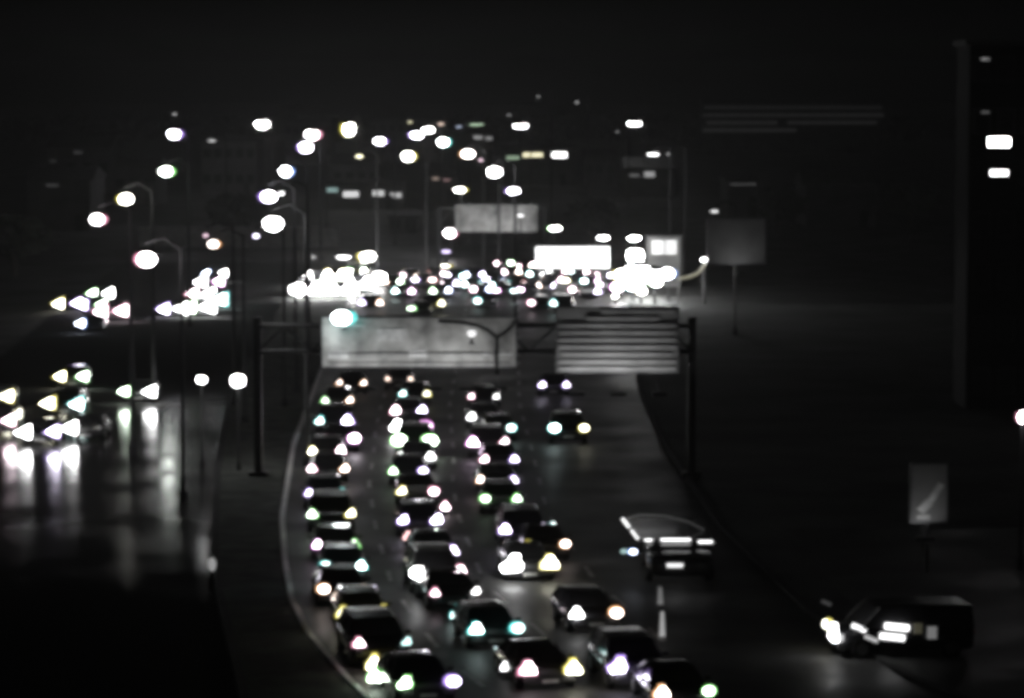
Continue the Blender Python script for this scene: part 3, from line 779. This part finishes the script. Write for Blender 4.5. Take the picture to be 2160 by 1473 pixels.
# ------------------------------------------------------------------ bright roadside station
def box_thing(name, label, cat, x0, y0, x1, D, depth, mt, roofm=M_ROOF, group=None, base=0.0, y1=None):
    a = PD(x0, y0, D); b = PD(x1, y0, D)
    W_ = b.x - a.x; Ht = a.z
    o = thing(name, ((a.x + b.x) / 2, D, base), 0, label, cat, group)
    return o, W_, Ht
# canopy with white lit fascia
DC = 272.0
a, b = PD(1130, 521, DC), PD(1285, 566, DC)
can = thing('station_canopy', ((a.x + b.x) / 2, DC, 0), 0, 'long brilliantly lit white canopy board above the far queue', 'canopy')
Wc, zc0, zc1 = b.x - a.x, b.z, a.z
MB().box((0, 3.0, zc1 - 0.15), (Wc, 5.9, 0.28)).build('roof', M_ROOF, can)
MB().box((0, 0, (zc0 + zc1) / 2), (Wc, 0.2, zc1 - zc0)).build('lit_fascia', lampmat('W', 2.2), can)
for dx in (-Wc / 2 + 0.4, Wc / 2 - 0.4): MB().tube((dx, 3, 0), (dx, 3, zc1 - 0.3), 0.14, n=8).build('post', M_STEEL, can)
# floodlit kiosk
DK = 284.0
a, b = PD(1366, 500, DK), PD(1436, 560, DK)
kio = thing('kiosk', ((a.x + b.x) / 2, DK, 0), 0, 'small floodlit square kiosk beside the brightest glare', 'kiosk')
Wk = b.x - a.x
MB().box((0, 2, a.z / 2), (Wk, 4, a.z)).build('wall', M_WALL2, kio)
MB().box((0, 2, a.z + 0.08), (Wk + 0.4, 4.4, 0.15)).build('roof', M_ROOF, kio)
wn = MB().box((0, -0.03, PD(0, 522, DK).z), (Wk * 0.75, 0.08, 1.3)).build('window', lampmat('W', 0.8), kio)
MB().box((0, -0.09, PD(0, 522, DK).z), (0.1, 0.06, 1.3)).build('window_bar', M_DARKST, wn)
# floodlights of the station
HF = 60
FLD = [(1340, 540, 50, 50, 'W'), (1345, 575, 70, 54, 'W'), (1310, 580, 54, 40, 'Y'), (1380, 582, 60, 46, 'W'), (1410, 577, 50, 36, 'B'), (1335, 603, 60, 32, 'C'), (1300, 606, 44, 32, 'M'), (1352, 614, 38, 26, 'Y'), (1298, 625, 26, 18, 'Y'), (1382, 598, 44, 24, 'G')]
FL = ['at the neck of the glare', 'at the heart of the glare', 'yellowish, at the inner side', 'right of the heart', 'blue-edged, at the outer end', 'cyan-edged, below the heart', 'magenta-edged, lowest inner one', 'yellow, lowest one', 'small yellow, dropping below the rest', 'green-edged, under the outer end']
for i, (px, py, ww, hh, t) in enumerate(FLD):
    SL(px, py, ww, hh, t, HF, 'station floodlight %s' % FL[i].replace('right of the heart', 'just outside the heart'), D=270 - i * 0.9, name='floodlight', cat='floodlight', group='floodlights of the bright station')
SL(1273, 502, 40, 20, 'W', 40, 'white lamp on the edge of the lit canopy board', D=282, group='lamps over the station')
SL(1338, 503, 42, 22, 'W', 50, 'white lamp above the neck of the station glare', D=282, group='lamps over the station')
# curved rail of light past the station
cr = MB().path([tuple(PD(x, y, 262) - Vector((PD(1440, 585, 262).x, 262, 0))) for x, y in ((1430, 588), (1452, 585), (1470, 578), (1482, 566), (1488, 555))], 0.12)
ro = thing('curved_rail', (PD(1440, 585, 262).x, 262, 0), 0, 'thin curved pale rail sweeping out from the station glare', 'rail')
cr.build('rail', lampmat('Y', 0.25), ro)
for x, y in ((1432, 588), (1484, 563)):
    p = PD(x, y, 262); MB().tube((p.x - ro.location.x, 0, 0), (p.x - ro.location.x, 0, p.z), 0.06, n=6).build('post', M_STEEL, ro)

# ------------------------------------------------------------------ buildings
def building(x0, x1, top, D, label, wins=(), mt=M_WALL, depth=14, gable=False, name='house', cat='house', group='dark buildings beyond the junction', bands=(), rows=None):
    a, b = PD(x0, top, D), PD(x1, top, D)
    W_, Ht = b.x - a.x, a.z
    o = thing(name, ((a.x + b.x) / 2, D, 0), 0, label, cat, group)
    MB().box((0, depth / 2, Ht / 2), (W_, depth, Ht)).build('wall', mt, o)
    if gable:
        hr = min(3.0, W_ * 0.2)
        MB().loft([[(-W_ / 2 - .4, -0.4, Ht + .01), (W_ / 2 + .4, -0.4, Ht + .01)][::1] + [(W_ / 2 + .2, depth / 2, Ht + hr), (-W_ / 2 - .2, depth / 2, Ht + hr)],
                   [(-W_ / 2 - .4, depth + .4, Ht + .01), (W_ / 2 + .4, depth + .4, Ht + .01), (W_ / 2 + .2, depth / 2 + .1, Ht + hr), (-W_ / 2 - .2, depth / 2 + .1, Ht + hr)]]).build('roof', M_ROOF, o)
    else:
        MB().box((0, depth / 2, Ht + 0.15), (W_ + 0.5, depth + 0.5, 0.3)).build('roof', M_ROOF, o)
    def win(px, py, ww, hh, m_):
        p = PD(px, py, D); k = mpp(D)
        x, z = p.x - o.location.x, p.z
        f = MB()
        w2, h2 = ww * k / 2, hh * k / 2
        for (cx, cz, sx, sz) in ((0, h2 + .06, 2 * w2 + .24, .12), (0, -h2 - .06, 2 * w2 + .24, .12), (-w2 - .06, 0, .12, 2 * h2), (w2 + .06, 0, .12, 2 * h2)):
            f.box((x + cx, -0.05, z + cz), (sx, 0.14, sz))
        fo = f.build('window', M_BLK, o)
        MB().box((x, -0.02, z), (2 * w2, 0.05, 2 * h2)).build('pane', m_, fo)
    for (px, py, ww, hh, t, s) in wins: win(px, py, ww, hh, lampmat(t, s))
    if rows:
        nx, ny = rows
        k = mpp(D)
        for j in range(ny):
            for i in range(nx):
                px = x0 + (x1 - x0) * (i + 0.5) / nx; zz = Ht * (j + 0.55) / ny
                py = 170 + (CAMZ - zz) / k
                if any(abs(px - q_[0]) < q_[2] and abs(py - q_[1]) < q_[3] + 10 for q_ in wins): continue
                win(px, py, min(1.3 / k, (x1 - x0) / nx * .6), min(1.3 / k, Ht / ny / k * .55), M_GLASS)
    k = mpp(D)
    dz = 2.1
    MB().box((W_ * 0.32, -0.04, dz / 2), (1.1, 0.1, dz)).build('door', M_DARKST, o)
    return o
building(685, 850, 388, 455, 'low dark building with four dim lit windows in a row under the lamp field', [(700, 401, 26, 10, 'C', 0.35), (741, 410, 34, 12, 'W', 0.9), (798, 408, 24, 12, 'W', 0.7), (835, 412, 24, 11, 'W', 0.5)], name='low_building', cat='building', rows=(7, 1))
building(1062, 1215, 312, 560, 'low building with a greenish and two white lit windows on the dark side', [(1083, 333, 30, 8, 'G', 0.4), (1124, 327, 42, 9, 'Y', 1.4), (1178, 327, 34, 11, 'W', 5)], name='low_building', cat='building')
building(1318, 1425, 355, 500, 'small dark house with one dim lit window and a fainter one', [(1370, 368, 22, 12, 'W', 0.35), (1337, 370, 22, 7, 'W', 0.1)], gable=True)
building(955, 1040, 283, 600, 'small block with two faint windows behind the cyan-white street lamp', [(1008, 290, 18, 8, 'W', 0.3), (1030, 292, 16, 8, 'W', 0.25)], rows=(4, 1))
building(905, 960, 372, 480, 'narrow house with faint reddish windows left of the white street lamp'.replace('left of', 'beside'), [(920, 377, 16, 7, 'O', 0.25), (942, 380, 14, 6, 'R', 0.2)], gable=True)
bx = building(1478, 1862, 212, 800, 'wide distant block with faint horizontal ribbons of dim windows', name='office_block', cat='building', depth=20)
k = mpp(800)
for (py, x0, x1, s) in ((227, 1485, 1860, 0.006), (243, 1482, 1865, 0.010), (259, 1490, 1640, 0.012), (259, 1660, 1850, 0.010), (275, 1482, 1680, 0.012)):
    a, b = PD(x0, py, 800), PD(x1, py, 800)
    rb = MB()
    nn = int((b.x - a.x) / 3)
    for i in range(nn): rb.box((a.x + (b.x - a.x) * (i + .5) / nn - bx.location.x, -0.05, a.z), ((b.x - a.x) / nn * 0.97, 0.08, 1.0))
    tag(rb.build('window', lampmat('W', s), bx))
building(1535, 1600, 381, 420, 'low hut with a single thin line of faint light above the dull sign', [(1567, 389, 56, 4, 'W', 0.05)], name='hut', cat='hut')
building(100, 235, 310, 520, 'dark gabled house at the far end of the outer lamp row', [(165, 322, 20, 6, 'W', 0.03), (112, 340, 14, 6, 'W', 0.02)], gable=True, rows=(4, 1))
building(60, 190, 380, 390, 'dark house with one faint window low on the outer side', [(110, 391, 26, 7, 'W', 0.03)], gable=True)
building(240, 330, 352, 470, 'dark house between the green and yellow rimmed street lamps', gable=True, rows=(3, 1))
building(425, 540, 300, 520, 'dark flat-roofed building behind the dim lone lamp', rows=(5, 2), name='low_building', cat='building')
building(700, 800, 345, 520, 'dark house below the dim cream lamp', gable=True, rows=(4, 1))
building(1230, 1300, 330, 560, 'unlit house on the dark side past the lit windows', gable=True, rows=(3, 1))
building(600, 700, 255, 700, 'distant unlit block on the skyline behind the inner row', name='low_building', cat='building', rows=(6, 2))
building(780, 930, 250, 720, 'distant unlit block on the skyline behind the long double lamp', name='low_building', cat='building', rows=(8, 2))
building(1700, 1850, 390, 400, 'unlit shed alone on the dark side', name='shed', cat='shed', gable=True)
building(820, 880, 460, 385, 'dark hut above the yellow-edged lamp', name='hut', cat='hut', rows=(2, 1))
# tall block on the dark side with four lit windows one above the other
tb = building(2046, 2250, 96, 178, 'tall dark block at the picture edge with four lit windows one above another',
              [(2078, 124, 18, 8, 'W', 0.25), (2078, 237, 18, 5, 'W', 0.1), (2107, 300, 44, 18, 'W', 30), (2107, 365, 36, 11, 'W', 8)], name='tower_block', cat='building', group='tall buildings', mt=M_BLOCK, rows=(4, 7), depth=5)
# long low white wall past the side road
wl = PD(240, 430, 330); wr = PD(690, 430, 330)
lw = MB().box(((wl.x + wr.x) / 2, 352, 1.1), (wr.x - wl.x, 0.25, 2.2)).box(((wl.x + wr.x) / 2, 352, 2.26), (wr.x - wl.x + .1, 0.36, 0.12)).build('boundary_wall', M_CONC)
tag(lw, 'long low pale wall along the far side of the junction', 'wall')

# ------------------------------------------------------------------ vehicles on the dark side
# dark vehicle; glowing strips paint in the highlights reflected off its roof
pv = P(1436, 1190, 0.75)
pk = thing('dark_vehicle', (pv.x, pv.y + 2.4, 0.012), 0, 'dark vehicle with reflected highlights painted as thin glowing strips along its roof edge', 'vehicle')
dk = KINDS['van']
for nme, key in (('body', 'body'), ('windscreen', 'windscreen'), ('bumper', 'bumper'), ('grille', 'grille')):
    if nme == 'windscreen': continue
    o = link(nme, MESH['van'][key], pk); o.scale = (1.28, 1, 0.9)
    if nme == 'body': o.material_slots[0].link = 'OBJECT'; o.material_slots[0].material = PAINTS[4]
for s in (-1, 1):
    for y in (-1.6, 1.7):
        wh = link('wheel', MESH['van']['tyre'], pk); wh.location = (s * 1.16, y, 0.38); link('rim', MESH['van']['rim'], wh)
def L6(px, py, D):
    p = PD(px, py, D); return Vector((p.x - pk.location.x, p.y - pk.location.y, p.z - 0.012))
Df = pk.location.y - 1.0
zr = L6(1360, 1139, Df).z
xa, xb = L6(1360, 0, Df).x, L6(1512, 0, Df).x
xf = L6(1312, 1098, Df + 4).x
zf = zr
far_d = Df + 4.6
MB().loft([[(xa, -1.0, zr - .06), (xb, -1.0, zr - .06), (xb - .1, 5.0, zr - .06), (xa - .65, 5.0, zr - .06)], [(xa, -1.0, zr - 0.01), (xb, -1.0, zr - 0.01), (xb - .1, 5.0, zr - 0.01), (xa - .65, 5.0, zr - 0.01)]]).build('roof', PAINTS[2], pk)
for x0, x1, y0, y1 in ((xa + .08, xa + .08, -.9, -.9), (xb - .08, xb - .08, -.9, -.9), (xa - .3, xa - .3, 3.2, 3.2), (xb - .2, xb - .2, 3.2, 3.2)):
    MB().tube((x0, y0, 1.1), (x1, y1, zr - .05), 0.05, n=6).build('roof_post', M_DARKST, pk)
MB().quad((-1.15, -1.62, 1.17), (1.2, -1.62, 1.17), (xb - .1, -1.02, zr - .08), (xa + .1, -1.02, zr - .08)).build('windscreen', M_GLASS, pk)
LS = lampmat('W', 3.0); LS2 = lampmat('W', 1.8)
def bar(p, q_, r, m_, n='glint_strip'): return MB().tube(p, q_, r, n=8).build(n, m_, pk)  # glowing bar painted for a reflected highlight
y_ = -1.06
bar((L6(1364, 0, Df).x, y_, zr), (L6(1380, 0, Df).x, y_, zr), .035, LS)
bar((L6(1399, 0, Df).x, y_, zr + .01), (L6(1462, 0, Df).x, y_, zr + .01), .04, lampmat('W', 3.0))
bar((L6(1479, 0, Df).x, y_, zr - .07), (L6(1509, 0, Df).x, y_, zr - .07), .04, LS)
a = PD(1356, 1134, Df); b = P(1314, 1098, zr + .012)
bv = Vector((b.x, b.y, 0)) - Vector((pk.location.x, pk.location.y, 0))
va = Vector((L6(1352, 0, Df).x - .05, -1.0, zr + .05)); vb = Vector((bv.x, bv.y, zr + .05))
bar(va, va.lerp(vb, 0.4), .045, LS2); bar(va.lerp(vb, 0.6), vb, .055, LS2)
MB().path([tuple(L6(x, y, Df + 2.5)) for x, y in ((1322, 1094), (1350, 1086), (1400, 1088), (1450, 1100), (1485, 1118))], .035).build('roof_glint', lampmat('W', 0.035), pk)  # roof sheen painted as a faintly glowing arc
o = bar((L6(1412, 0, pk.location.y - 2.6).x, -2.62, .72), (L6(1446, 0, pk.location.y - 2.6).x, -2.62, .72), .08, lampmat('W', 1.2), 'plate_glint')  # glint on the plate painted as a glowing bar
hdl = link('headlight', lens('B', 8), pk); p = L6(1334, 1164, pk.location.y - 1.8); hdl.location = (p.x, -1.8, p.z); hdl.scale = (.16, .12, .12)
hdl = link('headlight', lens('C', 0.6), pk); p = L6(1316, 1163, pk.location.y - 1.8); hdl.location = (p.x, -1.8, p.z); hdl.scale = (.13, .1, .1)
MB().tube((L6(1334, 0, pk.location.y - 1.8).x, -1.7, p.z), (-1.1, -1.7, p.z), .05, n=6).build('lamp_bracket', M_DARKST, pk)
for (x0, yt, yb, tx, st) in ((1393, 1240, 1279, 'upper', 0.16), (1397, 1290, 1347, 'lower', 0.35)):  # glowing posts added in place of lane dashes lit by headlights
    p = P(x0, yb, 0); hgt = (yb - yt) * mpp(p.y)
    mp = thing('dash_glow_post', (p.x, p.y, 0.012), 0, 'thin glowing post added for a headlit lane dash, %s of two in line' % tx, 'stand-in post', 'added glowing posts at the outer lane')
    MB().tube((0, 0, 0), (0, 0, 0.06), 0.14, 0.1, 8).build('base', M_RUB, mp)
    MB().tube((0, 0, 0.06), (0, 0, hgt), 0.1, 0.05, 8).build('dash_glow', lampmat('W', st), mp)
# van parked side-on in the lot, lamps and window reflections painted as glowing bars
pc = P(1902, 1390, 0.0)
vn = car(Vector((pc.x, pc.y + 1.0, 0.014)), R(-84), 'van', 0, 'van parked side-on in the dark lot with a glaring lamp and painted window reflections', ('Y', 8, 1.0), ('W', 12, 1.7), .22, True, 'vehicles in the dark lot', name='parked_van')
def V6(px, py, dy):
    p = PD(px, py, pc.y + dy); return vn.matrix_basis.inverted() @ p
vn_m = Matrix.Translation(vn.location) @ Matrix.Rotation(R(-84), 4, 'Z')
def glint_on_van(px, py, wpx, hpx, t, s, nme='side_window', tilt=0.0):  # glowing bar painted for a reflection on the van's side
    k = mpp(pc.y)
    D = pc.y - 0.12
    p = vn_m.inverted() @ PD(px, py, D)
    w2, h2 = wpx * k / 2, hpx * k / 2
    c, sn = math.cos(tilt), math.sin(tilt)
    mb = MB()
    i = []
    for (u, v) in ((-w2, -h2), (w2, -h2), (w2, h2), (-w2, h2)):
        i.append((p.x, p.y + (u * c - v * sn), p.z + (u * sn + v * c)))
    mb.quad(*i)
    for q4 in i: pass
    mb2 = MB(); mb2.loft([[(x - .02, y, z) for x, y, z in i], [(x + .02, y, z) for x, y, z in i]])
    return mb2.build(nme, lampmat(t, s), vn)  # bars named side_window here are painted reflections, not panes
glint_on_van(1812, 1325, 32, 10, 'W', 2.0, tilt=-0.4)
glint_on_van(1838, 1348, 30, 8, 'W', 0.5, tilt=-0.4)
glint_on_van(1892, 1323, 52, 13, 'W', 3, tilt=-0.12)
glint_on_van(1882, 1344, 54, 13, 'W', 2.4, tilt=-0.12)
glint_on_van(1936, 1326, 18, 22, 'Y', 0.05)
glint_on_van(1966, 1335, 20, 26, 'W', 0.16)
glint_on_van(1743, 1272, 22, 8, 'W', 0.025, 'van_roof_glint', tilt=-0.4)

# ------------------------------------------------------------------ trees beyond
def leafy(n, rx, ry, rz, c, size):
    mb = MB()
    for i in range(n):
        while True:
            p = Vector((random.uniform(-1, 1), random.uniform(-1, 1), random.uniform(-1, 1)))
            if 0.25 < p.length < 1 - 0.25 * random.random(): break
        p = Vector((p.x * rx, p.y * ry, p.z * rz)) + Vector(c)
        a = Vector((random.gauss(0, 1), random.gauss(0, 1), random.gauss(0, 1))).normalized(); b = a.orthogonal().normalized()
        s = size * random.uniform(.6, 1.3); cc = a.cross(b)
        mb.quad(p + b * s, p + cc * s * .7, p - b * s, p - cc * s * .7)
    return mb
tag(leafy(9000, 420, 14, 4.5, (0, 960, 4.0), 1.3).build('far_wood', M_LEAF), 'dark mass of far trees along the skyline', 'trees', kind='stuff')
TR = [(30, 470, 300, 8, 'beside the outer road at the picture edge'), (500, 440, 360, 8, 'behind the low pale wall near the inner row'), (1250, 440, 350, 7, 'past the green-white lamp'), (1640, 400, 380, 8, 'beyond the dull square sign'), (1920, 400, 400, 9, 'in the deepest dark before the tall block')]
for px, ty, D, w_, lab in TR:
    top = PD(px, ty, D); Ht = max(6, min(top.z, 16))
    o = thing('broadleaf_tree', (top.x, D, 0), random.random() * 6, 'dark leafy tree ' + lab, 'tree', 'trees around the junction')
    tk = MB().tube((0, 0, 0), (0.1, 0, Ht * .5), 0.28, 0.16, 8)
    for kk in range(5):
        an = kk * 1.3; tk.tube((0.1, 0, Ht * (.35 + .03 * kk)), (math.cos(an) * w_ * .28, math.sin(an) * w_ * .28, Ht * .7), 0.1, 0.04, 6)
    tk.build('trunk', M_BARK, o)
    leafy(900, w_ / 2, w_ / 2, Ht * .36, (0, 0, Ht * .64), 0.42).build('crown', M_LEAF, o)

# ------------------------------------------------------------------ night air
HAZE = 0.0004
if HAZE:
    hz = MB().box((0, 560, 12.5), (900, 1300, 27)).mesh('haze', None)
    hm = bpy.data.materials.new('night_haze'); hm.use_nodes = True
    n = hm.node_tree.nodes; n.remove(n['Principled BSDF'])
    pvn = n.new('ShaderNodeVolumePrincipled')
    pvn.inputs['Color'].default_value = (0.9, 0.9, 0.9, 1); pvn.inputs['Density'].default_value = HAZE
    pvn.inputs['Anisotropy'].default_value = 0.35
    hm.node_tree.links.new(pvn.outputs[0], n['Material Output'].inputs['Volume'])
    hz.materials.append(hm)
    tag(link('haze', hz), kind='stuff')
